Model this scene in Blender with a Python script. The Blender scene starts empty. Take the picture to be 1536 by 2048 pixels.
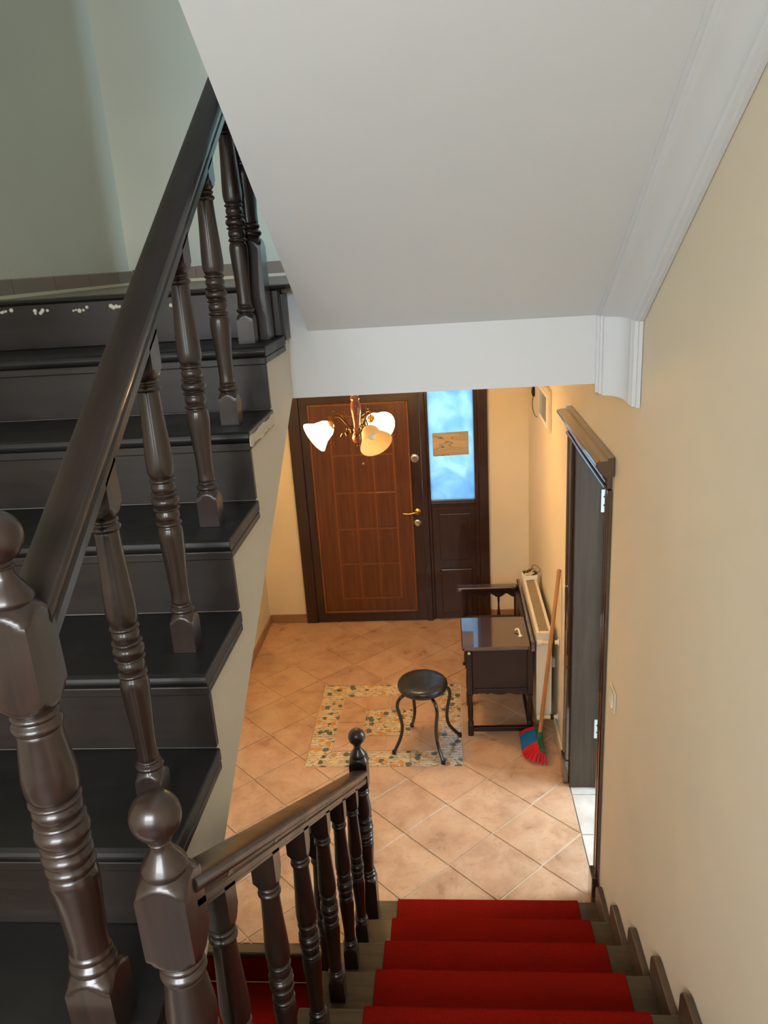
import bpy, math, random
from mathutils import Matrix, Vector
random.seed(7)
PI = math.pi
scene = bpy.context.scene
COL = scene.collection

# ------------------------------------------------------------------ camera
cam_d = bpy.data.cameras.new('camera'); cam = bpy.data.objects.new('camera', cam_d); COL.objects.link(cam)
R_ = ((0.9957678, 0.0693925, -0.0602588), (-0.0348884, -0.3211708, -0.9463784), (-0.0850250, 0.9444755, -0.3173906))
m = Matrix.Identity(4)
for i in range(3):
    m[i][0] = R_[0][i]; m[i][1] = -R_[1][i]; m[i][2] = -R_[2][i]
m[0][3], m[1][3], m[2][3] = 0.0, 0.0, 2.9
cam.matrix_world = m
cam_d.sensor_fit = 'VERTICAL'; cam_d.sensor_height = 36.0; cam_d.lens = 1538 / 2048 * 36
cam_d.clip_start = 0.05
scene.camera = cam

# ------------------------------------------------------------------ world, lights, exposure
w = bpy.data.worlds.new('sky'); scene.world = w; w.use_nodes = True
bg = w.node_tree.nodes['Background']; bg.inputs[0].default_value = (0.62, 0.80, 1.0, 1); bg.inputs[1].default_value = 0.6
vs = scene.view_settings
vs.view_transform = 'Standard'; vs.look = 'None'; vs.exposure = 0.0; vs.gamma = 1.0; vs.use_curve_mapping = False
cy = scene.cycles; cy.max_bounces = 6; cy.use_adaptive_sampling = True; cy.adaptive_threshold = 0.03; cy.diffuse_bounces = 4; cy.glossy_bounces = 3; cy.transmission_bounces = 4; cy.caustics_reflective = False; cy.caustics_refractive = False

def area(name, loc, direction, sx, sy, power, color):
    d = bpy.data.lights.new(name, 'AREA'); d.shape = 'RECTANGLE'; d.size = sx; d.size_y = sy
    d.energy = power; d.color = color
    o = bpy.data.objects.new(name, d); COL.objects.link(o)
    o.location = loc; o.rotation_euler = Vector(direction).to_track_quat('-Z', 'Y').to_euler()
    return o
# daylight outside each window of the house
area('daylight_half_landing_window', (-0.65, -1.42, 2.98), (0, 1, -0.10), 1.5, 1.5, 60, (0.94, 0.985, 1.0))
area('skylight_above_half_landing_window', (-0.65, -2.70, 4.55), (0, 1, -0.85), 3.2, 2.2, 415, (0.94, 0.98, 1.0))
area('daylight_first_floor_window', (1.65, 2.52, 3.45), (-1, 0.5, -0.1), 0.60, 1.1, 210, (0.38, 0.70, 1.0))
area('daylight_entry_sidelight', (0.03, 6.35, 1.75), (0, -1, -0.05), 0.7, 1.7, 9, (0.45, 0.76, 1.0))
area('daylight_side_room', (2.15, 3.35, 1.55), (-1, 0, -0.35), 1.0, 1.2, 85, (0.70, 0.88, 1.0))

# ------------------------------------------------------------------ helpers
def tag(o, label=None, cat=None, group=None, kind=None):
    if label: o['label'] = label
    if cat: o['category'] = cat
    if group: o['group'] = group
    if kind: o['kind'] = kind
    return o
def thing(name, loc, label=None, cat=None, group=None, kind=None):
    o = bpy.data.objects.new(name, None); COL.objects.link(o); o.location = loc; o.empty_display_size = 0.1
    return tag(o, label, cat, group, kind)
def abs_loc(o):
    v = Vector(o.location)
    while o.parent: o = o.parent; v = v + Vector((0, 0, 0))
    return v
def put(ob, parent):
    if parent is not None:
        ob.parent = parent
        # vertices and locations are kept in world coordinates
        root = parent
        while root.parent: root = root.parent
        base = Vector(root.location) if root.type == 'EMPTY' else Vector((0, 0, 0))
        if parent is root: ob.matrix_parent_inverse = Matrix.Translation(-base)
        else: ob.matrix_parent_inverse = Matrix.Translation(-Vector(parent.location))
    return ob

class MB:
    def __init__(s): s.v = []; s.f = []
    def add(s, vs_, fs_):
        n = len(s.v); s.v += [tuple(p) for p in vs_]; s.f += [tuple(i + n for i in f) for f in fs_]; return s
    def box(s, x0, x1, y0, y1, z0, z1):
        return s.add([(x0,y0,z0),(x1,y0,z0),(x1,y1,z0),(x0,y1,z0),(x0,y0,z1),(x1,y0,z1),(x1,y1,z1),(x0,y1,z1)],
            [(0,3,2,1),(4,5,6,7),(0,1,5,4),(1,2,6,5),(2,3,7,6),(3,0,4,7)])
    def prism(s, poly, a, b, axis):
        n = len(poly)
        def P(u, v, t): return {'x': (t, u, v), 'y': (u, t, v), 'z': (u, v, t)}[axis]
        s.add([P(u, v, a) for u, v in poly] + [P(u, v, b) for u, v in poly],
              [tuple(range(n))[::-1], tuple(range(n, 2*n))] + [(i, (i+1) % n, n+(i+1) % n, n+i) for i in range(n)])
        return s
    def rings(s, rs, cap=True, closed=False):
        n = len(rs[0]); k = len(rs); vs_ = [p for r in rs for p in r]; fs = []
        for j in range(k if closed else k-1):
            a = j*n; b = ((j+1) % k)*n
            fs += [(a+i, a+(i+1) % n, b+(i+1) % n, b+i) for i in range(n)]
        if cap and not closed: fs += [tuple(range(n))[::-1], tuple(range((k-1)*n, k*n))]
        return s.add(vs_, fs)
    def lathe(s, prof, c=(0,0,0), n=24, axis=None, cap=True):
        # prof: list of (radius, height); axis: unit Vector
        c = Vector(c); A = Vector(axis or (0,0,1)).normalized()
        U = A.orthogonal().normalized() if axis else Vector((1,0,0)); V = A.cross(U)
        return s.rings([[c + A*h + (U*math.cos(t) + V*math.sin(t))*max(r, 1e-4) for t in [2*PI*i/n for i in range(n)]] for r, h in prof], cap)
    def tube(s, pts, r, n=8, cap=True, closed=False):
        pts = [Vector(p) for p in pts]; rs = []
        k = len(pts); U = None
        for i, p in enumerate(pts):
            if closed: T = pts[(i+1) % k] - pts[i-1]
            else: T = pts[min(i+1, k-1)] - pts[max(i-1, 0)]
            T.normalize()
            if U is None: U = T.orthogonal().normalized()
            U = (U - T*U.dot(T)).normalized(); V = T.cross(U)
            ri = r[i] if isinstance(r, (list, tuple)) else r
            rs.append([p + (U*math.cos(2*PI*j/n) + V*math.sin(2*PI*j/n))*ri for j in range(n)])
        return s.rings(rs, cap, closed)
    def mesh(s, name, mat, smooth=None):
        me = bpy.data.meshes.new(name); me.from_pydata(s.v, [], s.f); me.update()
        import bmesh
        bm = bmesh.new(); bm.from_mesh(me); bmesh.ops.recalc_face_normals(bm, faces=bm.faces); bm.to_mesh(me); bm.free()
        if mat: me.materials.append(mat)
        if smooth:
            for p in me.polygons: p.use_smooth = True
            me.set_sharp_from_angle(angle=math.radians(smooth))
        return me
    def build(s, name, mat, parent=None, smooth=None, bevel=0, seg=2):
        o = bpy.data.objects.new(name, s.mesh(name, mat, smooth)); COL.objects.link(o)
        if bevel:
            b = o.modifiers.new('bevel', 'BEVEL'); b.width = bevel; b.segments = seg; b.limit_method = 'ANGLE'; b.angle_limit = math.radians(40)
        return put(o, parent)
def inst(me, name, loc, parent=None, rz=0, scale=None):
    o = bpy.data.objects.new(name, me); COL.objects.link(o); o.location = loc; o.rotation_euler = (0, 0, rz)
    if scale: o.scale = scale
    return put(o, parent)
def bez(pts, n=24):
    # Catmull-Rom through the points
    P = [Vector(p) for p in pts]; P = [P[0]*2-P[1]] + P + [P[-1]*2-P[-2]]; out = []
    segs = len(P)-3
    for i in range(segs):
        a, b, c, d = P[i:i+4]
        for j in range(n if i == segs-1 else n):
            t = j/n
            out.append(0.5*((2*b)+(c-a)*t+(2*a-5*b+4*c-d)*t*t+(3*b-a-3*c+d)*t**3))
    out.append(P[-2]); return out

# ------------------------------------------------------------------ materials
def srgb(r, g, b):
    f = lambda c: (c/255/12.92) if c/255 <= 0.04045 else ((c/255+0.055)/1.055)**2.4
    return (f(r), f(g), f(b), 1)
def mat(name, color, rough=0.5, metal=0, spec=0.5, coat=0, coat_rough=0.1):
    M = bpy.data.materials.new(name); M.use_nodes = True; b = M.node_tree.nodes['Principled BSDF']
    b.inputs['Base Color'].default_value = color; b.inputs['Roughness'].default_value = rough; b.inputs['Metallic'].default_value = metal
    b.inputs['Specular IOR Level'].default_value = spec; b.inputs['Coat Weight'].default_value = coat; b.inputs['Coat Roughness'].default_value = coat_rough
    return M
def N(M, t, **kw):
    n = M.node_tree.nodes.new(t)
    for k, v in kw.items(): setattr(n, k, v)
    return n
def L(M, a, b): M.node_tree.links.new(a, b)
def bsdf(M): return M.node_tree.nodes['Principled BSDF']
def coords(M, scale=(1,1,1), rot=(0,0,0), kind='Object'):
    t = N(M, 'ShaderNodeTexCoord'); mp = N(M, 'ShaderNodeMapping'); mp.inputs['Scale'].default_value = scale; mp.inputs['Rotation'].default_value = rot
    L(M, t.outputs[kind], mp.inputs[0]); return mp.outputs[0]
def noise(M, vec, scale=5, detail=4, rough=0.55, dist=0):
    n = N(M, 'ShaderNodeTexNoise'); n.inputs['Scale'].default_value = scale; n.inputs['Detail'].default_value = detail
    n.inputs['Roughness'].default_value = rough; n.inputs['Distortion'].default_value = dist; L(M, vec, n.inputs['Vector']); return n.outputs['Fac']
def ramp(M, fac, stops, interp='LINEAR'):
    r = N(M, 'ShaderNodeValToRGB'); cr = r.color_ramp; cr.interpolation = interp
    while len(cr.elements) < len(stops): cr.elements.new(0.5)
    for e, (p, c) in zip(cr.elements, stops): e.position = p; e.color = c
    L(M, fac, r.inputs[0]); return r.outputs[0]
def mix(M, fac, a, b, mode='MIX'):
    x = N(M, 'ShaderNodeMix', data_type='RGBA', blend_type=mode)
    for s, v in ((x.inputs[0], fac), (x.inputs[6], a), (x.inputs[7], b)):
        if hasattr(v, 'is_output'): L(M, v, s)
        else: s.default_value = v
    return x.outputs[2]
def bump(M, h, strength=0.2, dist=0.01):
    b = N(M, 'ShaderNodeBump'); b.inputs['Strength'].default_value = strength; b.inputs['Distance'].default_value = dist
    L(M, h, b.inputs['Height']); L(M, b.outputs[0], bsdf(M).inputs['Normal'])

def plaster(name, c, var=0.06, rough=0.75):
    M = mat(name, c, rough, spec=0.25); v = coords(M)
    n = noise(M, v, 1.3, 3)
    d = tuple(x*(1-var) for x in c[:3])+(1,); e = tuple(min(1, x*(1+var*0.6)) for x in c[:3])+(1,)
    L(M, ramp(M, n, [(0.3, d), (0.7, e)]), bsdf(M).inputs['Base Color']); bump(M, noise(M, v, 160, 2), 0.06, 0.003); return M
def wood(name, dark, light, rough=0.3, coat=0.4, grain=(60,60,3), bumpy=0.05, rot=(0,0,0), coat_rough=0.12, spec=0.5):
    M = mat(name, dark, rough, coat=coat, coat_rough=coat_rough, spec=spec); v = coords(M, grain, rot)
    n = noise(M, v, 1.0, 6, 0.6, 0.6); v2 = coords(M); n2 = noise(M, v2, 5, 3)
    c = ramp(M, n, [(0.32, dark), (0.7, light)])
    c2 = mix(M, n2, tuple(x*0.75 for x in dark[:3])+(1,), c)
    c3 = mix(M, 0.55, c2, c)
    L(M, c3, bsdf(M).inputs['Base Color'])
    L(M, ramp(M, n2, [(0.3, (rough*0.8,)*3+(1,)), (0.75, (min(1, rough*1.35),)*3+(1,))]), bsdf(M).inputs['Roughness'])
    if bumpy: bump(M, n, bumpy, 0.004)
    return M

CREAM = plaster('cream_wall_paint', srgb(232, 220, 196))
WHITE = plaster('white_ceiling_paint', srgb(220, 222, 224), 0.03)
SLABW = plaster('off_white_stringer_paint', srgb(216, 209, 194), 0.05)
GREEN = plaster('pale_sage_wall_paint', srgb(220, 212, 190), 0.05)
TURN = wood('dark_turned_wood_varnish', srgb(36, 24, 19), srgb(56, 37, 29), 0.34, 0.35, (50,50,4), 0.03)
RAILM = wood('dark_handrail_varnish', srgb(30, 21, 17), srgb(46, 31, 25), 0.36, 0.3, (80,4,4), 0.03)
TREADD = wood('near_black_tread_stain', srgb(18, 16, 14), srgb(27, 23, 20), 0.46, 0.06, (5,60,60), 0.05, coat_rough=0.3)
RISERD = wood('dark_brown_riser_stain', srgb(33, 25, 21), srgb(45, 35, 30), 0.42, 0.12, (4,40,40), 0.05, coat_rough=0.25)
TREADO = wood('olive_brown_tread_stain', srgb(62, 50, 32), srgb(88, 72, 48), 0.45, 0.2, (5,50,50), 0.05, coat_rough=0.25)
SKIRTW = wood('worn_brown_skirting_stain', srgb(66, 50, 38), srgb(98, 76, 58), 0.45, 0.2, (40,5,40), 0.05, coat_rough=0.25)
DOORD = wood('dark_door_frame_wood', srgb(42, 24, 18), srgb(62, 36, 26), 0.35, 0.3, (45,45,3), 0.03)
DOORP = wood('brown_door_panel_wood', srgb(76, 40, 18), srgb(112, 62, 28), 0.4, 0.25, (40,40,2.5), 0.04)
DOORG = wood('light_groove_wood', srgb(114, 66, 32), srgb(134, 80, 40), 0.45, 0.2, (40,40,3), 0)
CASE = wood('dark_casing_varnish', srgb(48, 26, 18), srgb(70, 40, 28), 0.22, 0.7, (40,40,3), 0.02, coat_rough=0.06)
JAMB = wood('grey_brown_jamb_stain', srgb(60, 46, 33), srgb(78, 62, 46), 0.55, 0.0, (40,40,3), 0.05, coat_rough=0.3)
BENCH = wood('mahogany_bench_varnish', srgb(36, 17, 12), srgb(52, 26, 19), 0.4, 0.12, (6,40,40), 0.02, coat_rough=0.05)
BROOMW = wood('orange_broom_stick_wood', srgb(178, 116, 58), srgb(204, 142, 80), 0.45, 0.2, (60,60,4), 0.02)
LAMPW = wood('amber_turned_lamp_wood', srgb(112, 54, 20), srgb(150, 80, 34), 0.25, 0.7, (50,50,4), 0.0)
BENCHTOP = wood('mirror_polished_mahogany', srgb(48, 20, 14), srgb(74, 34, 24), 0.2, 1.0, (6,40,40), 0.0, coat_rough=0.04)
for _m in (BENCHTOP, CASE): bsdf(_m).inputs['Coat IOR'].default_value = 2.1; bsdf(_m).inputs['Coat Weight'].default_value = 1.0
CUSH = mat('brown_seat_fabric', srgb(60, 44, 30), 0.7)
BRASS = mat('polished_brass', srgb(212, 172, 92), 0.25, 1.0)
ABRASS = mat('antique_brass', srgb(78, 62, 38), 0.42, 1.0)
STEEL = mat('satin_steel', srgb(200, 200, 196), 0.3, 1.0)
GALV = mat('pale_zinc_hinge', srgb(226, 234, 234), 0.35, 0.3)
RADW = mat('white_radiator_enamel', srgb(232, 222, 202), 0.35, coat=0.3)
RADG = mat('grey_radiator_interior', srgb(120, 108, 90), 0.6)
PLAST = mat('ivory_plastic', srgb(226, 210, 176), 0.4)
WHITEP = mat('white_plastic', srgb(238, 234, 222), 0.4)
BLACKM = mat('black_enamel_tube', srgb(22, 22, 25), 0.22, coat=0.6)
BLACKP = mat('black_plastic', srgb(18, 18, 18), 0.4)
CHIP = mat('bare_plaster_chip', srgb(206, 198, 180), 0.9)
GROUT = mat('grey_beige_grout', srgb(222, 200, 168), 0.85)
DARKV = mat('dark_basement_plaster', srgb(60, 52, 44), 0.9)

def vinyl():
    M = mat('black_worn_vinyl', srgb(30, 30, 34), 0.32, coat=0.25); v = coords(M, (1,1,1))
    n = noise(M, v, 28, 4, 0.6, 1.5); L(M, ramp(M, n, [(0.35, srgb(24,24,28)), (0.75, srgb(52,54,60))]), bsdf(M).inputs['Base Color'])
    bump(M, n, 0.35, 0.004); return M
VINYL = vinyl()
def tile_mat():
    M = mat('terracotta_beige_tile', srgb(196,160,128), 0.32, spec=0.5)
    v = coords(M); oi = N(M, 'ShaderNodeObjectInfo')
    a = noise(M, v, 6, 5, 0.6, 0.4); b = noise(M, v, 38, 4, 0.6, 0.8)
    c = ramp(M, a, [(0.25, srgb(172,134,104)), (0.5, srgb(198,160,130)), (0.78, srgb(214,182,152))])
    c2 = mix(M, ramp(M, b, [(0.55, (0,0,0,1)), (0.75, (0.5,0.5,0.5,1))]), c, srgb(160,122,94))
    rnd = ramp(M, oi.outputs['Random'], [(0, (0.93,0.93,0.93,1)), (1, (1.04,1.03,1.02,1))])
    L(M, mix(M, 1.0, c2, rnd, 'MULTIPLY'), bsdf(M).inputs['Base Color'])
    L(M, ramp(M, a, [(0.3, (0.26,)*3+(1,)), (0.8, (0.42,)*3+(1,))]), bsdf(M).inputs['Roughness'])
    bump(M, b, 0.12, 0.004); return M
TILE = tile_mat()
def tile_pale():
    M = mat('pale_grey_room_tile', srgb(206,196,186), 0.35); v = coords(M); a = noise(M, v, 9, 5)
    L(M, ramp(M, a, [(0.3, srgb(190,180,170)), (0.7, srgb(216,208,200))]), bsdf(M).inputs['Base Color']); return M
TILEP = tile_pale()
SKTILE = plaster('dusty_rose_skirting_tile', srgb(158,122,98), 0.1, 0.4)
SKTILEU = plaster('brown_skirting_tile', srgb(148,126,110), 0.08, 0.4)
def decor():
    M = mat('floral_printed_glazed_tile', srgb(214,186,146), 0.16, coat=0.35, coat_rough=0.08)
    v = coords(M); d = noise(M, v, 14, 2)
    # swirling stems
    wv = N(M, 'ShaderNodeTexWave', wave_type='RINGS'); wv.inputs['Scale'].default_value = 13; wv.inputs['Distortion'].default_value = 7
    wv.inputs['Detail'].default_value = 2; wv.inputs['Detail Scale'].default_value = 3; L(M, v, wv.inputs['Vector'])
    stems = ramp(M, wv.outputs['Fac'], [(0.0, (0.75,0.75,0.75,1)), (0.08, (0.7,0.7,0.7,1)), (0.22, (0,0,0,1))])
    vo = N(M, 'ShaderNodeTexVoronoi'); vo.inputs['Scale'].default_value = 19; L(M, v, vo.inputs['Vector'])
    n2 = noise(M, v, 60, 3)
    ad = N(M, 'ShaderNodeMath', operation='MULTIPLY_ADD'); L(M, n2, ad.inputs[0]); ad.inputs[1].default_value = 0.5; L(M, vo.outputs['Distance'], ad.inputs[2])
    blob = ramp(M, ad.outputs[0], [(0.60, (0.9,0.9,0.9,1)), (0.68, (0,0,0,1))])
    sep = N(M, 'ShaderNodeSeparateColor'); L(M, vo.outputs['Color'], sep.inputs[0])
    kind = ramp(M, sep.outputs[0], [(0.0, srgb(70,92,92)), (0.50, srgb(70,92,92)), (0.51, srgb(206,140,62)), (0.74, srgb(190,108,58)), (0.75, srgb(226,196,150))], 'CONSTANT')
    base = ramp(M, d, [(0.3, srgb(206,178,142)), (0.7, srgb(226,208,178))])
    c = mix(M, stems, base, srgb(104,100,84)); c = mix(M, blob, c, kind)
    L(M, c, bsdf(M).inputs['Base Color']); bump(M, n2, 0.1, 0.003); return M
DECOR = decor()
def carpet():
    M = mat('red_carpet_pile', srgb(150,18,14), 0.95, spec=0.03); v = coords(M)
    a = noise(M, v, 420, 2, 0.7); b = noise(M, v, 7, 4)
    c = ramp(M, a, [(0.25, srgb(104,15,8)), (0.75, srgb(158,28,16))]); c = mix(M, ramp(M, b, [(0.35, (0,0,0,1)), (0.8, (0.45,)*3+(1,))]), c, srgb(112,22,14))
    L(M, c, bsdf(M).inputs['Base Color']); bump(M, a, 0.6, 0.004); return M
CARPET = carpet()
def frosted():
    M = bpy.data.materials.new('frosted_blue_glass'); M.use_nodes = True; nt = M.node_tree; nt.nodes.remove(nt.nodes['Principled BSDF'])
    out = nt.nodes['Material Output']
    v = coords(M, (1,1,1)); a = noise(M, v, 5.5, 3, 0.5, 0.6); b = noise(M, v, 90, 3)
    c = ramp(M, a, [(0.3, (0.52,0.72,0.9,1)), (0.6, (0.86,0.97,1,1))])
    c2 = mix(M, ramp(M, b, [(0.6, (0,0,0,1)), (0.72, (0.4,)*3+(1,))]), c, (0.42,0.58,0.75,1))
    tr = N(M, 'ShaderNodeBsdfTranslucent'); L(M, c2, tr.inputs[0])
    g = N(M, 'ShaderNodeBsdfGlossy'); g.inputs['Roughness'].default_value = 0.2
    mx = N(M, 'ShaderNodeMixShader'); mx.inputs[0].default_value = 0.06; L(M, tr.outputs[0], mx.inputs[1]); L(M, g.outputs[0], mx.inputs[2])
    L(M, mx.outputs[0], out.inputs[0]); return M
FROST = frosted()
def shade_mat(name, emit, color):
    M = bpy.data.materials.new(name); M.use_nodes = True; nt = M.node_tree; b = bsdf(M)
    b.inputs['Base Color'].default_value = color; b.inputs['Roughness'].default_value = 0.35
    b.inputs['Emission Color'].default_value = (1.0, 0.62, 0.25, 1); b.inputs['Emission Strength'].default_value = emit
    t = N(M, 'ShaderNodeBsdfTranslucent'); t.inputs[0].default_value = color
    mx = N(M, 'ShaderNodeMixShader'); mx.inputs[0].default_value = 0.45
    L(M, b.outputs[0], mx.inputs[1]); L(M, t.outputs[0], mx.inputs[2]); L(M, mx.outputs[0], nt.nodes['Material Output'].inputs[0]); return M
SHADE_ON = shade_mat('lit_opal_glass', 52.0, srgb(250, 236, 206))
SHADE_OFF = shade_mat('unlit_opal_glass', 0.0, srgb(244, 226, 182))

# ------------------------------------------------------------------ dimensions
XL, XW = -1.54, 0.619           # left wall, right wall
YD = 5.79                       # entry wall
XS = -0.520                     # open side of the dark flight
ZC = 2.45                       # hall ceiling
ZF1 = 2.83                      # first floor level
YB = 2.60                       # beam plane
ZTOP = 5.6
YBK = -1.0                      # half landing back wall
ZHL = 1.55                      # half landing level

# ------------------------------------------------------------------ setting
def struct(name, mb, mt, label=None, **kw):
    o = mb.build(name, mt, **kw); return tag(o, label, kind='structure')
wr = MB()
wr.box(XW, 0.80, YBK-0.2, 2.905, -2.4, ZTOP); wr.box(XW, 0.80, 3.69, 6.0, -2.4, 2.83)
wr.box(XW, 0.80, 2.905, 3.69, 2.03, 2.83); wr.box(XW, 0.80, 2.905, 3.69, -0.3, -0.062)
wr.box(XW, 0.80, 3.44, 4.1, 2.83, ZTOP); wr.box(XW, 0.80, 2.905, 3.05, 2.83, ZTOP); wr.box(XW, 0.80, 3.05, 3.44, 2.83, 2.9); wr.box(XW, 0.80, 3.05, 3.44, 4.7, ZTOP)
struct('wall_right', wr, CREAM, 'cream plastered wall running along the right of the stairs')
struct('wall_left', MB().box(XL-0.2, XL, YBK-0.2, 6.0, -2.4, ZTOP), GREEN, 'pale wall on the left of the stairs')
struct('wall_entry', MB().box(XL, -1.22, YD, YD+0.2, -0.2, ZC).box(0.307, XW, YD, YD+0.2, -0.2, ZC).box(-1.22, 0.307, YD, YD+0.2, 2.2, ZC), CREAM, 'cream wall around the entry door')
struct('wall_back', MB().box(XL, XW, 3.9, 4.1, ZF1, ZTOP), GREEN, 'pale wall behind the first floor landing')
struct('wall_rear', MB().box(XL, -1.4, YBK-0.2, YBK, -2.4, ZTOP).box(0.1, XW, YBK-0.2, YBK, -2.4, ZTOP).box(-1.4, 0.1, YBK-0.2, YBK, -2.4, 2.2).box(-1.4, 0.1, YBK-0.2, YBK, 3.75, ZTOP), CREAM, 'wall with the window behind the half landing')
struct('ceiling', MB().box(XL-0.2, 0.8, YBK-0.2, 4.1, ZTOP, ZTOP+0.15), WHITE, 'top ceiling of the stairwell')
# hall ceiling and floor slab with its beam face
struct('ceiling_hall', MB().box(XL, XW, YB, YD+0.2, ZC, ZF1-0.03), WHITE, 'white ceiling slab over the hall with a bare beam edge')
struct('floor_upper', MB().box(XL, XW, 2.562, 3.9, ZF1-0.03, ZF1), SKTILEU, 'floor of the first floor landing')
struct('floor_half_landing', MB().box(XL, XW, YBK, 0.53, ZHL-0.18, ZHL), TREADD, 'half landing between the flights')
struct('wall_basement', MB().box(XL, XW, 5.9, 6.0, -2.4, -0.2).box(XL, XW, YBK, 6.0, -2.5, -2.4), DARKV, 'dark walls below the hall floor')
# half landing window frame behind the viewer
wf = MB()
for a, b in ((-1.4, -1.35), (-0.675, -0.625), (0.05, 0.1)): wf.box(a, b, YBK-0.12, YBK-0.05, 2.2, 3.75)
wf.box(-1.4, 0.1, YBK-0.12, YBK-0.05, 2.2, 2.25); wf.box(-1.4, 0.1, YBK-0.12, YBK-0.05, 3.70, 3.75)
struct('window_1', wf, WHITEP, 'white casement frame behind the half landing')
wf = MB()
for a, b in ((3.05, 3.07), (3.42, 3.44)): wf.box(0.68, 0.74, a, b, 2.9, 4.7)
wf.box(0.68, 0.74, 3.07, 3.42, 2.9, 2.94); wf.box(0.68, 0.74, 3.07, 3.42, 4.66, 4.7)
struct('window_2', wf, WHITEP, 'white window frame on the first floor landing')

# side room behind the doorway
struct('floor_side_room', MB().box(0.619, 2.4, 2.3, 4.6, -0.06, -0.012), GROUT, 'floor bed of the side room')
sr = bpy.data.objects['floor_side_room']
for i in range(6):
    for j in range(7):
        x0 = 0.66 + i*0.29; y0 = 2.36 + j*0.31
        MB().box(x0+0.003 if i else 0.622, x0+0.287, y0+0.003, y0+0.307, -0.02, 0.0).build('tile', TILEP, sr, bevel=0.002, seg=1)
struct('wall_side_room', MB().box(0.8, 2.5, 2.2, 2.3, 0, 2.6).box(0.8, 2.5, 4.6, 4.7, 0, 2.6).box(2.4, 2.5, 2.3, 2.8, 0, 2.6).box(2.4, 2.5, 3.9, 4.6, 0, 2.6).box(2.4, 2.5, 2.8, 3.9, 0, 0.9).box(2.4, 2.5, 2.8, 3.9, 2.2, 2.6).box(0.8, 2.5, 2.2, 4.7, 2.6, 2.7), WHITE, 'white walls of the side room')

# ------------------------------------------------------------------ tiled hall floor
FLOOR_Y0 = 2.55
struct('floor', MB().box(XL, XW, FLOOR_Y0+0.058, YD+0.2, -0.16, -0.006), GROUT, 'beige tiled hall floor laid on the diagonal')
floor = bpy.data.objects['floor']
def clip(poly, a, b, c):        # keep a*x+b*y <= c
    out = []
    for i in range(len(poly)):
        p, q = poly[i], poly[(i+1) % len(poly)]
        dp = a*p[0]+b*p[1]-c; dq = a*q[0]+b*q[1]-c
        if dp <= 0: out.append(p)
        if dp*dq < 0:
            t = dp/(dp-dq); out.append((p[0]+(q[0]-p[0])*t, p[1]+(q[1]-p[1])*t))
    return out
def parea(p): return abs(sum(p[i][0]*p[(i+1) % len(p)][1]-p[(i+1) % len(p)][0]*p[i][1] for i in range(len(p)))/2)
PX0, PX1, PY0, PY1 = -0.925, 0.030, 3.857, 4.772      # decorated panel
hx, hy = 0.2285, 0.2215
def ground_tile(cx, cy):
    g = 0.0035
    poly = [(cx-hx+g*1.4, cy), (cx, cy-hy+g*1.4), (cx+hx-g*1.4, cy), (cx, cy+hy-g*1.4)]
    for a, b, c in ((1,0,XW-0.002), (-1,0,-(XL+0.002)), (0,1,YD-0.002), (0,-1,-(FLOOR_Y0+0.058))):
        poly = clip(poly, a, b, c)
        if len(poly) < 3: return
    pieces = []; rest = poly
    for a, b, c in ((1,0,PX0-g), (-1,0,-(PX1+g)), (0,1,PY0-g), (0,-1,-(PY1+g))):
        if len(rest) < 3: break
        o = clip(rest, a, b, c)
        if len(o) > 2 and parea(o) > 2e-4: pieces.append(o)
        rest = clip(rest, -a, -b, -c)
    if not pieces: return
    mb = MB(); dz = random.uniform(-0.0006, 0.0006)
    for p in pieces: mb.prism(p, -0.012, dz, 'z')
    mb.build('tile', TILE, floor, bevel=0.0016 if len(pieces) == 1 else 0, seg=1)
for i in range(-8, 5):
    for j in range(-3, 14):
        if (i+j) % 2: ground_tile(-0.066+hx*i, 3.0745+hy*j)
# decorated panel: border pieces with mitred corners, plain tiles and a printed centre
bw = 0.150; g = 0.0025
cx0, cx1, cy0, cy1 = PX0+0.322, PX1-0.322, PY0+0.31, PY1-0.31
ix0, ix1, iy0, iy1 = PX0+bw, PX1-bw, PY0+bw, PY1-bw
def piece(name, poly, mt, z=0.0008):
    cxm = sum(p[0] for p in poly)/len(poly); cym = sum(p[1] for p in poly)/len(poly)
    q = []
    for p in poly:
        dx, dy = cxm-p[0], cym-p[1]; q.append((p[0]+math.copysign(min(g, abs(dx)), dx), p[1]+math.copysign(min(g, abs(dy)), dy)))
    MB().prism(q, -0.012, z, 'z').build(name, mt, floor, bevel=0.0012, seg=1)
xm, ym = (PX0+PX1)/2, (PY0+PY1)/2
ta, tb = PX0+0.318, PX1-0.318; sa, sb = PY0+0.305, PY1-0.305
for (o, i_, d) in ((PY0, iy0, 1), (PY1, iy1, -1)):
    piece('border_tile', [(PX0, o), (ta, o), (ta, i_), (ix0, i_)], DECOR)
    piece('border_tile', [(ta, o), (tb, o), (tb, i_), (ta, i_)], DECOR)
    piece('border_tile', [(tb, o), (PX1, o), (ix1, i_), (tb, i_)], DECOR)
for (o, i_) in ((PX0, ix0), (PX1, ix1)):
    piece('border_tile', [(o, PY0), (o, sa), (i_, sa), (i_, iy0)], DECOR)
    piece('border_tile', [(o, sa), (o, sb), (i_, sb), (i_, sa)], DECOR)
    piece('border_tile', [(o, sb), (o, PY1), (i_, iy1), (i_, sb)], DECOR)
piece('centre_tile', [(cx0, cy0), (cx1, cy0), (cx1, cy1), (cx0, cy1)], DECOR)
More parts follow.
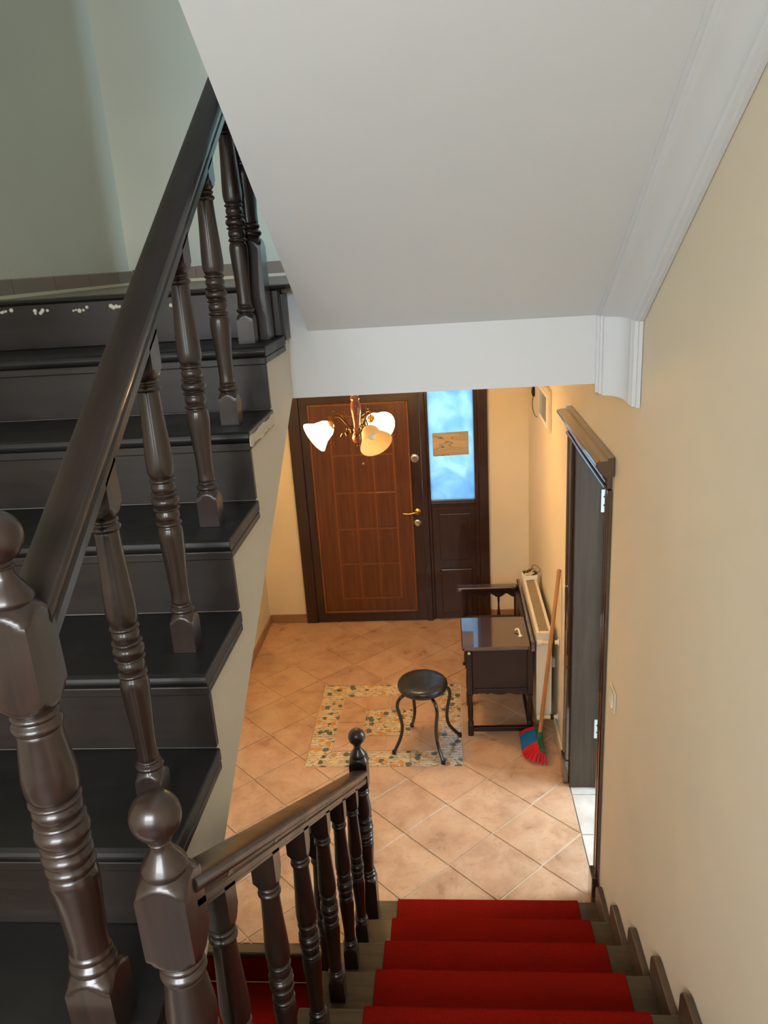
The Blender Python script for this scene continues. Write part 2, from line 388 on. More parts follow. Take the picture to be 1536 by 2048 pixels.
for poly in ([(ix0,iy0),(xm,iy0),(xm,cy0),(cx0,cy0)], [(xm,iy0),(ix1,iy0),(cx1,cy0),(xm,cy0)],
             [(ix0,iy1),(xm,iy1),(xm,cy1),(cx0,cy1)], [(xm,iy1),(ix1,iy1),(cx1,cy1),(xm,cy1)],
             [(ix0,iy0),(cx0,cy0),(cx0,ym),(ix0,ym)], [(ix0,iy1),(cx0,cy1),(cx0,ym),(ix0,ym)],
             [(ix1,iy0),(cx1,cy0),(cx1,ym),(ix1,ym)], [(ix1,iy1),(cx1,cy1),(cx1,ym),(ix1,ym)]):
    piece('tile', poly, TILE, 0.0)
# skirting tiles of the hall
def skirting(name, label, tiles, mt):
    root = None
    t = thing(name, (tiles[0][0], tiles[0][2], tiles[0][4]), label, kind='structure')
    for b in tiles: MB().box(*b).build('skirting_tile', mt, t, bevel=0.003, seg=1)
tl = []; y = FLOOR_Y0+0.06
while y < YD-0.02:
    e = min(y+0.32, YD); tl.append((XL, XL+0.012, y+0.002, e-0.002, 0.001, 0.075)); y = e
skirting('baseboard_left', 'row of rose skirting tiles along the left hall wall', tl, SKTILE)
skirting('baseboard_entry', 'rose skirting tiles beside the entry door', [(XL+0.012, -1.222, YD-0.012, YD, 0.001, 0.075)], SKTILE)
skirting('baseboard_entry_right', 'pale skirting right of the entry door', [(0.309, XW-0.012, YD-0.012, YD, 0.001, 0.075)], SKTILE)
tl = []; y = 3.79
while y < YD-0.02:
    e = min(y+0.4, YD); tl.append((XW-0.014, XW, y+0.001, e-0.001, 0.001, 0.07)); y = e
skirting('baseboard_right', 'cream skirting along the right hall wall', tl, PLAST)
# skirting tiles of the first floor landing
tl = []
ys = [2.60, 2.77, 3.09, 3.41, 3.73, 3.9]
for a, b in zip(ys, ys[1:]): tl.append((XL, XL+0.012, a+0.002, b-0.002, ZF1+0.001, ZF1+0.066))
skirting('baseboard_upper_left', 'brown skirting tiles on the left of the first floor landing', tl, SKTILEU)
tl = []
x = XL+0.014
while x < XW-0.02:
    e = min(x+0.32, XW); tl.append((x+0.002, e-0.002, 3.888, 3.9, ZF1+0.001, ZF1+0.07)); x = e
skirting('baseboard_upper_back', 'grey brown skirting tiles behind the first floor landing', tl, SKTILEU)
struct('trim_1', MB().box(XL+0.012, XL+0.017, 2.60, 3.888, ZF1, ZF1+0.012).box(XL+0.017, XW, 3.880, 3.888, ZF1, ZF1+0.014), PLAST, 'pale grout bead under the landing skirting')

# ------------------------------------------------------------------ overhead flight: white soffit with a plaster cove
SL = 0.655
zs = lambda y: 2.672 + SL*(YB-y)
tflight = thing('overhead_stair_flight', (0.1, YB, 2.672), 'white plastered underside of the next flight sloping up overhead', 'stair soffit')
MB().prism([(YB, 2.672), (YB, 2.93), (-0.35, 2.93+SL*2.95), (-0.35, zs(-0.35))], -0.45, XW-0.002, 'x').build('soffit_slab', WHITE, tflight)
# steps on top of the overhead flight
for k in range(9):
    y1 = 2.60-0.2835*k
    MB().box(-0.45, XW-0.002, y1-0.2835, y1, 2.90+0.187*k, 3.02+0.187*k).build('step', TREADD, tflight)
# cove profile: (away from wall, away from soffit) legs 0.12
cove = [(0,0), (0.122,0), (0.122,0.008), (0.112,0.008), (0.112,0.016), (0.104,0.018), (0.102,0.026)]
for i in range(9):
    a = PI/2*i/8
    cove.append((0.094 - 0.062*math.sin(a)*1.0, 0.030 + 0.058*(1-math.cos(a))))
cove += [(0.026,0.096), (0.024,0.104), (0.014,0.106), (0.012,0.114), (0,0.114)]
nrm = Vector((0, -SL, -1)).normalized()            # away from the soffit (down and towards the viewer)
dirv = Vector((0, -1, SL)).normalized()
mb = MB(); rs = []
for yy in (YB, -0.35):
    r = []
    for a, b in cove:
        p = Vector((XW-0.002-a, yy, zs(yy)))
        # drop measured straight down from the soffit at the lower end, so the pieces meet
        p = p + Vector((0, -b*0.62 if yy == YB else 0, -b*0.40 if yy == YB else -b*0.72))
        r.append(p)
    rs.append(r)
mb.rings(rs)
mb.build('cornice', WHITE, tflight, smooth=25)
mb = MB(); rs = []
for top in (True, False):
    r = []
    for a, b in cove:
        yy = YB - b*1.0
        z = (zs(YB) - b*0.12 + 0.0) if top else 2.425-b*0.35
        r.append(Vector((XW-0.002-a, yy, z)))
    rs.append(r)
mb.rings(rs)
mb.build('cornice_return', WHITE, tflight, smooth=25)

# ------------------------------------------------------------------ turned posts
def turned(name, segs, mt, n=36):
    # segs: list of (z, R, half) ; half None = round
    rs = []
    for z, R, h in segs:
        ring = []
        for i in range(n):
            t = 2*PI*(i+0.5)/n; r = R
            if h: r = min(R, h/max(abs(math.cos(t)), abs(math.sin(t))))
            ring.append(Vector((r*math.cos(t), r*math.sin(t), z)))
        rs.append(ring)
    mb = MB(); mb.rings(rs); return mb.mesh(name, mt, smooth=38)
def bead(z0, z1, r0, r1, n=6):  # a rounded ring bulging from r0 to r1
    return [(z0+(z1-z0)*i/n, r0+(r1-r0)*math.sin(PI*i/n)**0.7 if 0 < i < n else r0, None) for i in range(n+1)]
def vase(pts, n=5):
    out = []
    P = bez([(a, b, 0) for a, b in pts], n)
    return [(p.x, p.y, None) for p in P]
def block(z0, z1, h, r_end, lo=True, hi=True, run=0.035):
    out = []; Rm = h*1.46; n = 9
    if lo: out += [(z0+run*i/n, r_end+(Rm-r_end)*math.sin(PI/2*i/n), h) for i in range(n+1)]
    else: out += [(z0, Rm, h)]
    if hi: out += [(z1-run*(1-i/n), r_end+(Rm-r_end)*math.cos(PI/2*i/n), h) for i in range(n+1)]
    else: out += [(z1, Rm, h)]
    return out
def baluster_segs(total):
    s = total/0.69
    q = block(0, 0.086, 0.0245, 0.021, lo=False, run=0.026)
    q += bead(0.088, 0.102, 0.020, 0.0265) + bead(0.103, 0.110, 0.0195, 0.022)
    q += vase([(0.112,0.0205), (0.135,0.0195), (0.18,0.0212), (0.23,0.0245), (0.265,0.0262), (0.279,0.0245), (0.284,0.022)])
    for a, b, r in ((0.286,0.296,0.0265), (0.298,0.318,0.0245), (0.319,0.327,0.0275), (0.328,0.350,0.0285), (0.351,0.359,0.0275), (0.360,0.378,0.0245), (0.379,0.389,0.0265)):
        q += bead(a, b, 0.0215, r)
    q += vase([(0.391,0.0225), (0.397,0.0255), (0.415,0.0275), (0.45,0.0262), (0.50,0.0232), (0.545,0.0212), (0.562,0.0208)])
    q += bead(0.564, 0.577, 0.0205, 0.0255) + bead(0.579, 0.588, 0.020, 0.0235)
    q += block(0.590, 0.69, 0.0255, 0.0215, hi=False, run=0.028)
    return [(z*s, r, h) for z, r, h in q]
BAL_D = turned('baluster', baluster_segs(0.69), TURN)
BAL_R = turned('baluster', baluster_segs(0.755), TURN)
def newel_mesh(total):
    T = total; q = block(0, T-0.762, 0.037, 0.031, lo=False, run=0.034)
    D = lambda d: T-d
    q += bead(D(0.760), D(0.740), 0.030, 0.0375) + bead(D(0.738), D(0.722), 0.029, 0.034)
    q += vase([(D(0.720),0.031), (D(0.70),0.0305), (D(0.66),0.0325), (D(0.61),0.0365), (D(0.585),0.0375), (D(0.572),0.034)])
    for a, b, r in ((0.570,0.552,0.0375), (0.550,0.528,0.0385), (0.527,0.514,0.0375), (0.512,0.482,0.041), (0.481,0.470,0.0385), (0.468,0.448,0.0365), (0.447,0.436,0.038)):
        q += bead(D(a), D(b), 0.0315, r)
    q += vase([(D(0.434),0.033), (D(0.426),0.0375), (D(0.40),0.039), (D(0.37),0.036), (D(0.34),0.0325), (D(0.325),0.031)])
    q += bead(D(0.323), D(0.306), 0.030, 0.0355) + bead(D(0.304), D(0.292), 0.029, 0.0335)
    q += block(D(0.290), D(0.130), 0.037, 0.031, run=0.036)
    q += vase([(D(0.129),0.031), (D(0.122),0.0335), (D(0.112),0.029), (D(0.100),0.021), (D(0.090),0.0155), (D(0.081),0.0140)], 4)
    q += bead(D(0.080), D(0.075), 0.0140, 0.0175, 4)
    for i in range(1, 15):
        a = -PI/2*0.86 + (PI/2*0.86+PI/2)*i/14
        q.append((D(0.0365)+0.0365*math.sin(a), max(0.0005, 0.0365*math.cos(a)), None))
    return turned('newel_post', q, TURN)
def rail_mesh(y0, z0, y1, z1, xc, w_=0.026, hgt=0.062):
    # moulded handrail profile: x offset, z below the top
    half = [(0.0, -0.0015), (0.012, -0.0005), (0.024, 0.001), (0.030, 0.004), (0.0325, 0.010), (0.0325, 0.024), (0.030, 0.029), (0.025, 0.033), (0.0245, 0.040), (0.028, 0.044), (0.028, 0.056), (0.0255, 0.059), (0.0255, hgt)]
    prof = [(x, z) for x, z in half] + [(-x, z) for x, z in reversed(half[1:])]
    mb = MB(); rs = []
    for yy, zz in ((y0, z0), (y1, z1)): rs.append([Vector((xc+x, yy, zz-z)) for x, z in prof])
    mb.rings(rs); return mb

# ------------------------------------------------------------------ dark flight (up to the first floor)
DT = [(0.784,1.733), (1.065,1.920), (1.346,2.108), (1.624,2.298), (1.905,2.488), (2.188,2.672), (2.470,2.830)]
tdark = thing('dark_stair_flight', (-1.0, 0.784, ZHL), 'near black wooden flight climbing to the first floor on the left', 'staircase')
xr = XS+0.013
# white slab below the steps
lowz = lambda y: 2.10+0.615*(y-2.0)
poly = [(0.53, lowz(0.53)), (YB, lowz(YB)), (YB, 2.796)]
for k in range(len(DT)-1, -1, -1):
    yk, zk = DT[k]; zprev = DT[k-1][1] if k else ZHL
    poly.append((yk+0.028, zk-0.034)); poly.append((yk+0.028, zprev-0.034))
poly.append((0.53, ZHL-0.034))
MB().prism(poly, XL+0.002, XS, 'x').build('slab', SLABW, tdark)
prevz = ZHL
for k, (yk, zk) in enumerate(DT):
    ye = DT[k+1][0]+0.026 if k+1 < len(DT) else 2.56
    zt = zk
    tb = MB()
    # plan of a tread with a rounded nosing, running over the open side
    th = 0.030 if k < 6 else 0.016
    prof = [(yk+0.012, zt-th), (yk+0.004, zt-th*0.83), (yk, zt-th*0.5), (yk+0.004, zt-th*0.17), (yk+0.012, zt), (ye, zt), (ye, zt-th)]
    tb.prism(prof, XL+0.002, xr+(0.02 if k == 6 else 0), 'x').build('tread', TREADD if k < 6 else RISERD, tdark, bevel=0.004 if k < 6 else 0.002)
    # riser with the small cove strip under the nosing
    MB().box(XL+0.002, XS+0.006, yk+0.022 if k < 6 else yk+0.010, yk+0.040, prevz+0.0005, zt-th-0.0005).build('riser', RISERD, tdark, bevel=0.002, seg=1)
    if k < 6: MB().box(XL+0.002, XS+0.010, yk+0.010, yk+0.0215, zt-0.052, zt-0.0305).build('cove_strip', RISERD, tdark, bevel=0.003)
    prevz = zt
# side return mouldings under the tread ends
for k in range(len(DT)-1):
    yk, zk = DT[k]; ye = DT[k+1][0]+0.024
    MB().box(XS+0.001, XS+0.012, yk+0.012, ye, zk-0.050, zk-0.031).build('return_strip', RISERD, tdark, bevel=0.003)
# chipped plaster lumps along the top riser
for (cxp, cz, wdt) in ((-1.41, 2.797, 0.030), (-1.29, 2.790, 0.032), (-1.157, 2.791, 0.034), (-1.031, 2.795, 0.036), (-0.86, 2.790, 0.008)):
    mb = MB()
    for q in range(6 if wdt > 0.02 else 1):
        px = cxp+random.uniform(-wdt, wdt)*0.8; pz = cz+random.uniform(-0.005, 0.005); r = random.uniform(0.004, 0.008)
        mb.lathe([(r, 0), (r*0.9, 0.0025), (r*0.5, 0.0045), (0.0004, 0.005)], (px, 2.470+0.0105, pz), 7, (0.1, -1, 0.1))
    tag(mb.build('plaster_chip', CHIP, tdark), 'bare pale chip')
# worn pale edge on the end of one tread
mb = MB()
yy = DT[4][0]+0.005
pts_top = []; pts_bot = []
for i in range(15):
    t = i/14; pts_top.append((yy+t*0.30, DT[4][1]-0.008-random.uniform(0, 0.007))); pts_bot.append((yy+t*0.30, DT[4][1]-0.046+random.uniform(0, 0.010)))
mb.prism(pts_bot + pts_top[::-1], xr-0.001, xr+0.0012, 'x')
tag(mb.build('worn_edge', CHIP, tdark), 'bare pale worn edge')

# railing of the dark flight
trd = thing('stair_railing', (-0.581, 0.895, 1.733), 'dark turned railing climbing left to the first floor', 'railing')
XD = -0.581
zrd = lambda y: 2.511+0.655*(y-0.975)
rail_mesh(0.92, zrd(0.92), 2.40, zrd(2.40), XD, hgt=0.068).build('handrail', RAILM, trd, smooth=40)
inst(newel_mesh(0.887), 'newel_post', (XD-0.007, 0.893, 1.7335), trd)
for k in range(1, 6):
    yk, zk = DT[k]; yb = yk+0.124
    o = inst(BAL_D, 'baluster', (XD, yb, zk+0.0005), trd)
inst(newel_mesh(1.06), 'newel_post', (XD+0.012, 2.415, 2.6725), trd)
struct('trim_2', MB().box(XS+0.001, XS+0.012, 2.512, 2.585, 2.655, ZF1-0.031), RISERD, 'dark end board where the flight meets the landing')

# ------------------------------------------------------------------ lower flight with red runner
RT = [(2.80-0.2835*k, 0.058+0.187*k) for k in range(8)]
tred = thing('lower_stair_flight', (0.06, 2.80, 0), 'olive brown wooden flight going down to the tiled hall', 'staircase')
X0 = -0.495
for k, (yk, zk) in enumerate(RT):
    yb = RT[k+1][0]-0.026 if k+1 < len(RT) else 0.53-0.02
    prof = [(yk-0.010, zk-0.030), (yk-0.002, zk-0.024), (yk, zk-0.015), (yk-0.002, zk-0.005), (yk-0.009, zk), (yb, zk), (yb, zk-0.030)]
    MB().prism(prof, X0, XW-0.002, 'x').build('tread', TREADO, tred, bevel=0.002, seg=1)
    z0 = RT[k-1][1]+0.0005 if k else 0.002
    MB().box(X0+0.012, XW-0.002, yk-0.040, yk-0.022, z0, zk-0.0305).build('riser', TREADO, tred, bevel=0.001, seg=1)
    # wall skirting piece with a rounded far end
    h = 0.118; yn = RT[k][0]-0.004; ye = yk-0.2835+0.004
    arc = [(yn-0.050+0.050*math.sin(PI/2*i/7)*1.0, zk+h*0.55+h*0.45*math.cos(PI/2*i/7)) for i in range(8)]
    MB().prism([(ye, zk+0.0005), (ye, zk+h)] + arc + [(yn, zk+0.0005)], XW-0.024, XW-0.002, 'x').build('wall_skirting', SKIRTW, tred, bevel=0.003)
# last riser up to the half landing
MB().box(X0+0.012, XW-0.002, 0.53-0.018, 0.53, RT[-1][1]+0.0005, ZHL-0.001).build('riser', TREADO, tred)
# spandrel below the steps on the open side
sp = [(2.758, -1.2)]
for k, (yk, zk) in enumerate(RT): sp += [(yk-0.042, (RT[k-1][1] if k else 0)-0.031), (yk-0.042, zk-0.031)]
sp += [(0.60, RT[-1][1]-0.031), (0.60, -1.2)]
MB().prism(sp, X0+0.006, X0+0.05, 'x').build('spandrel', TREADO, tred)

def runner(path, x0, x1, name, label, th=0.007):
    # path: list of (y,z) along the surface; thickness outwards
    P = [Vector((0, y, z)) for y, z in path]; out = []
    n = len(P)
    for i in range(n):
        t = (P[min(i+1, n-1)] - P[max(i-1, 0)]).normalized(); nn = Vector((0, -t.z, t.y)) 
        if nn.dot(Vector((0, 0.35, 1))) < 0: nn = -nn
        out.append((P[i], nn))
    mb = MB(); k = 12; rs = []
    for p, nn in out:
        a = p+nn*0.0006; b = p+nn*th
        rs.append([Vector((x0, a.y, a.z)), Vector((x0+0.003, b.y, b.z)), Vector((x1-0.003, b.y, b.z)), Vector((x1, a.y, a.z))])
    mb.rings(rs); o = mb.build(name, CARPET, smooth=50); return tag(o, label, 'stair carpet')
path = []
for k in range(len(RT)-1, -1, -1):
    yk, zk = RT[k]; yb = (RT[k+1][0] if k+1 < len(RT) else 0.53)-0.014
    if k == len(RT)-1: path += [(yb, zk)]
    path += [(yk-0.012, zk+0.0003), (yk-0.003, zk-0.003), (yk+0.001, zk-0.010), (yk+0.001, zk-0.022), (yk-0.006, zk-0.032)]
    zl = RT[k-1][1] if k else 0.0
    path += [(yk-0.016, zl+0.008), (yk-0.012, zl+0.0005)] if k else [(yk-0.006, 0.008)]
runner(path, -0.302, 0.520, 'carpet_runner', 'red carpet runner laid down the lower flight to the hall')

# railing of the lower flight
XR = -0.415
trr = thing('stair_railing', (XR, 2.73, 0.058), 'short dark turned railing beside the red carpeted lower flight', 'railing')
zrr = lambda y: 1.974-0.66*(y-1.0)
rail_mesh(0.86, zrr(0.86), 2.70, zrr(2.70), XR, hgt=0.066).build('handrail', RAILM, trr, smooth=40)
inst(newel_mesh(0.975), 'newel_post', (XR-0.006, 2.728, 0.0585), trr)
inst(newel_mesh(2.214-RT[6][1]), 'newel_post', (XR-0.009, 0.855, RT[6][1]+0.0005), trr)
for k in range(1, 7):
    yk, zk = RT[k]; inst(BAL_R, 'baluster', (XR, yk-0.098, zk+0.0005), trr)
# odd extra post outside the railing
inst(BAL_D, 'baluster', (-0.462, 1.985, RT[2][1]+0.0005), trr, scale=(1.1, 1.1, 1.08))

# ------------------------------------------------------------------ basement flight
BT = [(2.55, 0.0), (2.268, -0.187), (1.986, -0.374), (1.704, -0.561), (1.422, -0.748), (1.140, -0.935)]
tb_ = thing('basement_stair_flight', (-1.0, 2.55, -0.187), 'wooden flight dropping from the hall floor to the basement', 'staircase')
for k, (yk, zk) in enumerate(BT):
    ye = BT[k-1][0]+0.05 if k else 2.606
    prof = [(yk+0.010, zk-0.030), (yk+0.002, zk-0.024), (yk, zk-0.015), (yk+0.002, zk-0.004), (yk+0.008, zk), (ye, zk), (ye, zk-0.030)]
    MB().prism(prof, XL+0.002, X0+0.004, 'x').build('tread', TREADO, tb_, bevel=0.002, seg=1)
    MB().box(XL+0.002, X0+0.004, yk+0.022, yk+0.040, zk-0.187+0.0005, zk-0.0305).build('riser', TREADO, tb_)
path = []
for k in range(1, len(BT)):
    yk, zk = BT[k]; yp, zp = BT[k-1]
    path += [(yp+0.020, zp-0.034), (yp+0.018, zk+0.006), (yp+0.012, zk+0.0006), (yk+0.012, zk+0.0004), (yk+0.002, zk-0.004), (yk-0.001, zk-0.012), (yk-0.001, zk-0.022), (yk+0.010, zk-0.033)]
def runner_b(path):
    P = [Vector((0, y, z)) for y, z in path]; mb = MB(); rs = []; n = len(P)
    for i in range(n):
        t = (P[min(i+1, n-1)]-P[max(i-1, 0)]).normalized(); nn = Vector((0, t.z, -t.y))
        if nn.dot(Vector((0, -0.35, 1))) < 0: nn = -nn
        a = P[i]+nn*0.0006; b = P[i]+nn*0.007
        rs.append([Vector((-1.42, a.y, a.z)), Vector((-1.417, b.y, b.z)), Vector((-0.643, b.y, b.z)), Vector((-0.640, a.y, a.z))])
    mb.rings(rs); return mb.build('carpet_runner', CARPET, smooth=50)
tag(runner_b(path), 'dark red carpet runner on the basement flight below the railing', 'stair carpet')
for k in (1,):
    yp = BT[k-1][0]; zk = BT[k][1]
    o = MB().tube([(-1.46, yp+0.004, zk+0.016), (-0.60, yp+0.004, zk+0.016)], 0.006, 10).build('stair_rod', BRASS, smooth=60)
    tag(o, 'brass stair rod at the foot of the red carpeted basement riser', 'stair rod')

# ------------------------------------------------------------------ entry door with sidelight
d1 = thing('door_1', (-0.46, YD, 0), 'dark wooden entry door with frosted sidelight at the end of the hall', kind='structure')
ZD = 2.12
fr = MB()
fr.box(-1.22, -1.13, YD-0.03, YD+0.10, 0, ZD+0.08); fr.box(-0.205, -0.165, YD-0.03, YD+0.10, 0, ZD+0.08)
fr.box(0.235, 0.307, YD-0.03, YD+0.10, 0, ZD+0.08); fr.box(-1.13, -0.205, YD-0.03, YD+0.10, ZD, ZD+0.08); fr.box(-0.165, 0.235, YD-0.03, YD+0.10, ZD, ZD+0.08)
fr.build('door_frame', DOORD, d1, bevel=0.004)
leaf = MB().box(-1.128, -0.207, YD-0.022, YD+0.04, 0.006, ZD-0.002).build('door_leaf', DOORD, d1, bevel=0.004)
# lighter field with raised border moulding
MB().box(-1.048, -0.302, YD-0.030, YD-0.022, 0.106, 1.83).build('field_panel', DOORP, leaf, bevel=0.003)
mo = MB()
for x0, x1, z0, z1 in ((-1.062, -1.046, 0.092, 1.846), (-0.304, -0.288, 0.092, 1.846), (-1.046, -0.304, 0.092, 0.108), (-1.046, -0.304, 1.828, 1.846)):
    mo.box(x0, x1, YD-0.040, YD-0.022, z0, z1)
mo.build('field_moulding', DOORG, leaf, bevel=0.005)
# grid of light grooves around fifteen small panels
gx0, gx1, gz0, gz1 = -0.895, -0.418, 0.225, 1.742
MB().box(gx0-0.010, gx1+0.010, YD-0.0325, YD-0.030, gz0-0.010, gz1+0.010).build('groove_panel', DOORG, leaf)
pm = None
cw = (gx1-gx0)/3; ch = (gz1-gz0)/5
pmesh = MB().box(-cw/2+0.006, cw/2-0.006, -0.005, 0, -ch/2+0.006, ch/2-0.006).mesh('panel', DOORP)
for i in range(3):
    for j in range(5):
        o = inst(pmesh, 'panel', (gx0+cw*(i+0.5), YD-0.0325, gz0+ch*(j+0.5)), leaf)
        b = o.modifiers.new('bevel', 'BEVEL'); b.width = 0.004; b.segments = 2
# hardware
hd = MB().lathe([(0.026,0), (0.026,0.006), (0.018,0.010), (0.010,0.014), (0.009,0.04), (0.0,0.042)], (-0.252, YD-0.022, 0.955), 20, (0,-1,0))
hd.tube(bez([(-0.252, YD-0.058, 0.955), (-0.28, YD-0.066, 0.958), (-0.32, YD-0.066, 0.951), (-0.365, YD-0.062, 0.955)], 6), [0.010]*7+[0.009]*6+[0.008]*6, 10)
hd.build('door_handle', BRASS, leaf, smooth=40)
for nm, z, r in (('lock_cylinder', 0.862, 0.028), ('upper_lock', 1.392, 0.034)):
    MB().lathe([(r,0), (r,0.005), (r*0.85,0.009), (r*0.5,0.010), (r*0.42,0.014), (0.0,0.0145)], (-0.256, YD-0.022, z), 20, (0,-1,0)).build(nm, STEEL, leaf, smooth=40)
MB().lathe([(0.008,0), (0.008,0.004), (0.0,0.005)], (-0.655, YD-0.0375, 1.37), 12, (0,-1,0)).build('peephole', STEEL, leaf, smooth=40)
# sidelight
sl = MB()
sl.box(-0.165, -0.142, YD-0.015, YD+0.05, 0.006, ZD); sl.box(0.202, 0.235, YD-0.015, YD+0.05, 0.006, ZD)
sl.box(-0.142, 0.202, YD-0.015, YD+0.05, 0.97, 1.035); sl.box(-0.142, 0.202, YD-0.015, YD+0.05, 2.06, ZD)
sl.box(-0.142, 0.202, YD-0.005, YD+0.05, 0.006, 0.97)
side = sl.build('sidelight_frame', DOORD, d1, bevel=0.004)
MB().box(-0.142, 0.202, YD-0.022, YD-0.004, 1.0, 1.022).build('glazing_ledge', DOORD, side, bevel=0.004)
for z0, z1 in ((0.53, 0.925), (0.06, 0.45)):
    MB().box(-0.085, 0.165, YD-0.016, YD-0.005, z0, z1).build('panel', DOORD, side, bevel=0.008)
MB().box(-0.143, 0.203, YD+0.012, YD+0.020, 1.034, 2.061).build('pane', FROST, side)
# paper card taped to the pane
def card_mat():
    M = mat('creased_tan_card', srgb(196,160,112), 0.8); v = coords(M, (1.6,1,7), (0,0,0)); a = noise(M, v, 1.8, 3, 0.5, 0.8)
    L(M, ramp(M, a, [(0.40, srgb(176,160,134)), (0.487, srgb(186,170,144)), (0.5, srgb(92,76,54)), (0.513, srgb(186,170,144)), (0.7, srgb(196,182,158))]), bsdf(M).inputs['Base Color']); return M
CARD = card_mat()
mb = MB(); nx, nz = 12, 6; vs_ = []; fs = []
for side_ in (0, 1):
    for j in range(nz+1):
        for i in range(nx+1):
            u = i/nx; t = j/nz
            vs_.append((-0.113+0.276*u, YD+0.008-0.0015*side_-0.0018*math.sin(u*9+t*4)*math.sin(t*PI), 1.392+0.183*t+0.006*u))
K = (nx+1)*(nz+1)
for j in range(nz):
    for i in range(nx):
        a = j*(nx+1)+i; fs += [(a, a+1, a+nx+2, a+nx+1), (K+a, K+a+nx+1, K+a+nx+2, K+a+1)]
mb.add(vs_, fs)
tag(mb.build('paper_card', CARD, smooth=60), 'creased tan card taped to the frosted sidelight', 'card')

# ------------------------------------------------------------------ doorway in the right wall
d2 = thing('door_2', (XW, 3.32, 0), 'open doorway with glossy dark casing and a heavy cornice in the right wall', kind='structure')
def casing(y0, y1, far):
    mb = MB(); s = [(0,0), (0.018,0), (0.024,0.012), (0.024,0.030), (0.016,0.036), (0.016,0.060), (0.026,0.066), (0.026,0.086), (0.018,0.092), (0,0.092)]
    k = (y1-y0)/0.092; d = 1.0 if far else 0.7
    poly = [(XW-0.001-a*d, (y0+b*k) if far else (y1-b*k)) for a, b in s]
    return mb.prism(poly, 0.16, 2.0, 'z')
casing(3.688, 3.78, True).build('casing', CASE, d2, bevel=0.002)
casing(2.835, 2.905, False).build('casing', CASE, d2, bevel=0.002)
for y0, y1 in ((3.684, 3.786), (2.828, 2.912)):
    MB().prism([(XW-0.001, y0), (XW-0.034, y0), (XW-0.034, y1), (XW-0.001, y1)], 0.002, 0.16, 'z').build('plinth_block', CASE, d2, bevel=0.006)
MB().box(XW-0.024, XW-0.001, 2.85, 3.79, 2.0, 2.062).build('frieze', CASE, d2, bevel=0.003)
mb = MB()
for a, z0, z1 in ((0.032, 2.004, 2.018), (0.030, 2.028, 2.040), (0.040, 2.050, 2.064)): mb.box(XW-a, XW-0.024, 2.846, 3.794, z0, z1)
mb.build('frieze_moulding', CASE, d2, bevel=0.004)
MB().prism([(XW-0.001, 2.062), (XW-0.040, 2.062), (XW-0.054, 2.075), (XW-0.066, 2.098), (XW-0.072, 2.104), (XW-0.072, 2.118), (XW-0.050, 2.122), (XW-0.028, 2.124), (XW-0.026, 2.134), (XW-0.001, 2.136)], 2.81, 3.83, 'y').build('cornice_cap', CASE, d2, bevel=0.002)
jm = MB().box(XW-0.002, 0.80, 3.655, 3.688, 0.002, 2.0)
jm.build('jamb', JAMB, d2, bevel=0.002)
MB().box(XW-0.002, 0.80, 2.905, 2.930, 0.002, 2.0).build('jamb', JAMB, d2, bevel=0.002)
MB().box(XW-0.002, 0.80, 2.905, 3.688, 2.0, 2.03).build('jamb', JAMB, d2, bevel=0.002)
MB().box(0.772, 0.80, 3.640, 3.655, 0.002, 2.0).build('door_stop', JAMB, d2, bevel=0.002)
for z in (1.69, 0.385):
    hb = MB().box(0.742, 0.772, 3.6515, 3.6548, z-0.058, z+0.058).lathe([(0.006, -0.06), (0.006, 0.06)], (0.776, 3.648, z), 10)
    hg = hb.build('hinge', GALV, d2, smooth=40)
    for dz in (-0.022, 0.022): MB().lathe([(0.005, 0), (0.004, 0.0015)], (0.757, 3.6515, z+dz), 8, (0,-1,0)).build('screw', BLACKP, hg)

# ------------------------------------------------------------------ telephone bench
BX0, BX1, BY0, BY1 = 0.062, 0.470, 4.145, 5.06
tbn = thing('telephone_bench', (0.26, 4.6, 0), 'glossy mahogany telephone bench with cabinet end and padded seat beside the radiator', 'bench')
def rounded(x0, x1, y0, y1, r, n=5):
    out = []
    for cx_, cy_, a0 in ((x1-r, y1-r, 0), (x0+r, y1-r, PI/2), (x0+r, y0+r, PI), (x1-r, y0+r, 1.5*PI)):
        out += [(cx_+r*math.cos(a0+PI/2*i/n), cy_+r*math.sin(a0+PI/2*i/n)) for i in range(n+1)]
    return out
MB().prism(rounded(0.044, 0.456, 4.125, 4.53, 0.018), 0.612, 0.636, 'z').build('table_top', BENCHTOP, tbn, bevel=0.006)
# turned legs
def leg_mesh(h):
    q = [(0, 0.019, 0.0175), (0.05, 0.027, 0.0175)] + block(0.05, 0.085, 0.0175, 0.014, lo=False, run=0.015)
    q += bead(0.087, 0.10, 0.014, 0.0185) + vase([(0.102,0.013), (0.14,0.0165), (0.20,0.017), (0.25,0.0145), (0.272,0.013)]) + bead(0.274, 0.288, 0.013, 0.018)
    q += block(0.29, h, 0.0175, 0.015, hi=False, run=0.014)
    return turned('leg', q, BENCH, 24)
LM_ = leg_mesh(0.612)
for x, y in ((0.086, 4.166), (0.452, 4.166), (0.086, 4.505)): inst(LM_, 'leg', (x, y, 0.001), tbn)
LM2 = leg_mesh(0.600)
for x, y in ((0.086, 5.035), (0.452, 5.035)): inst(LM2, 'leg', (x, y, 0.001), tbn)
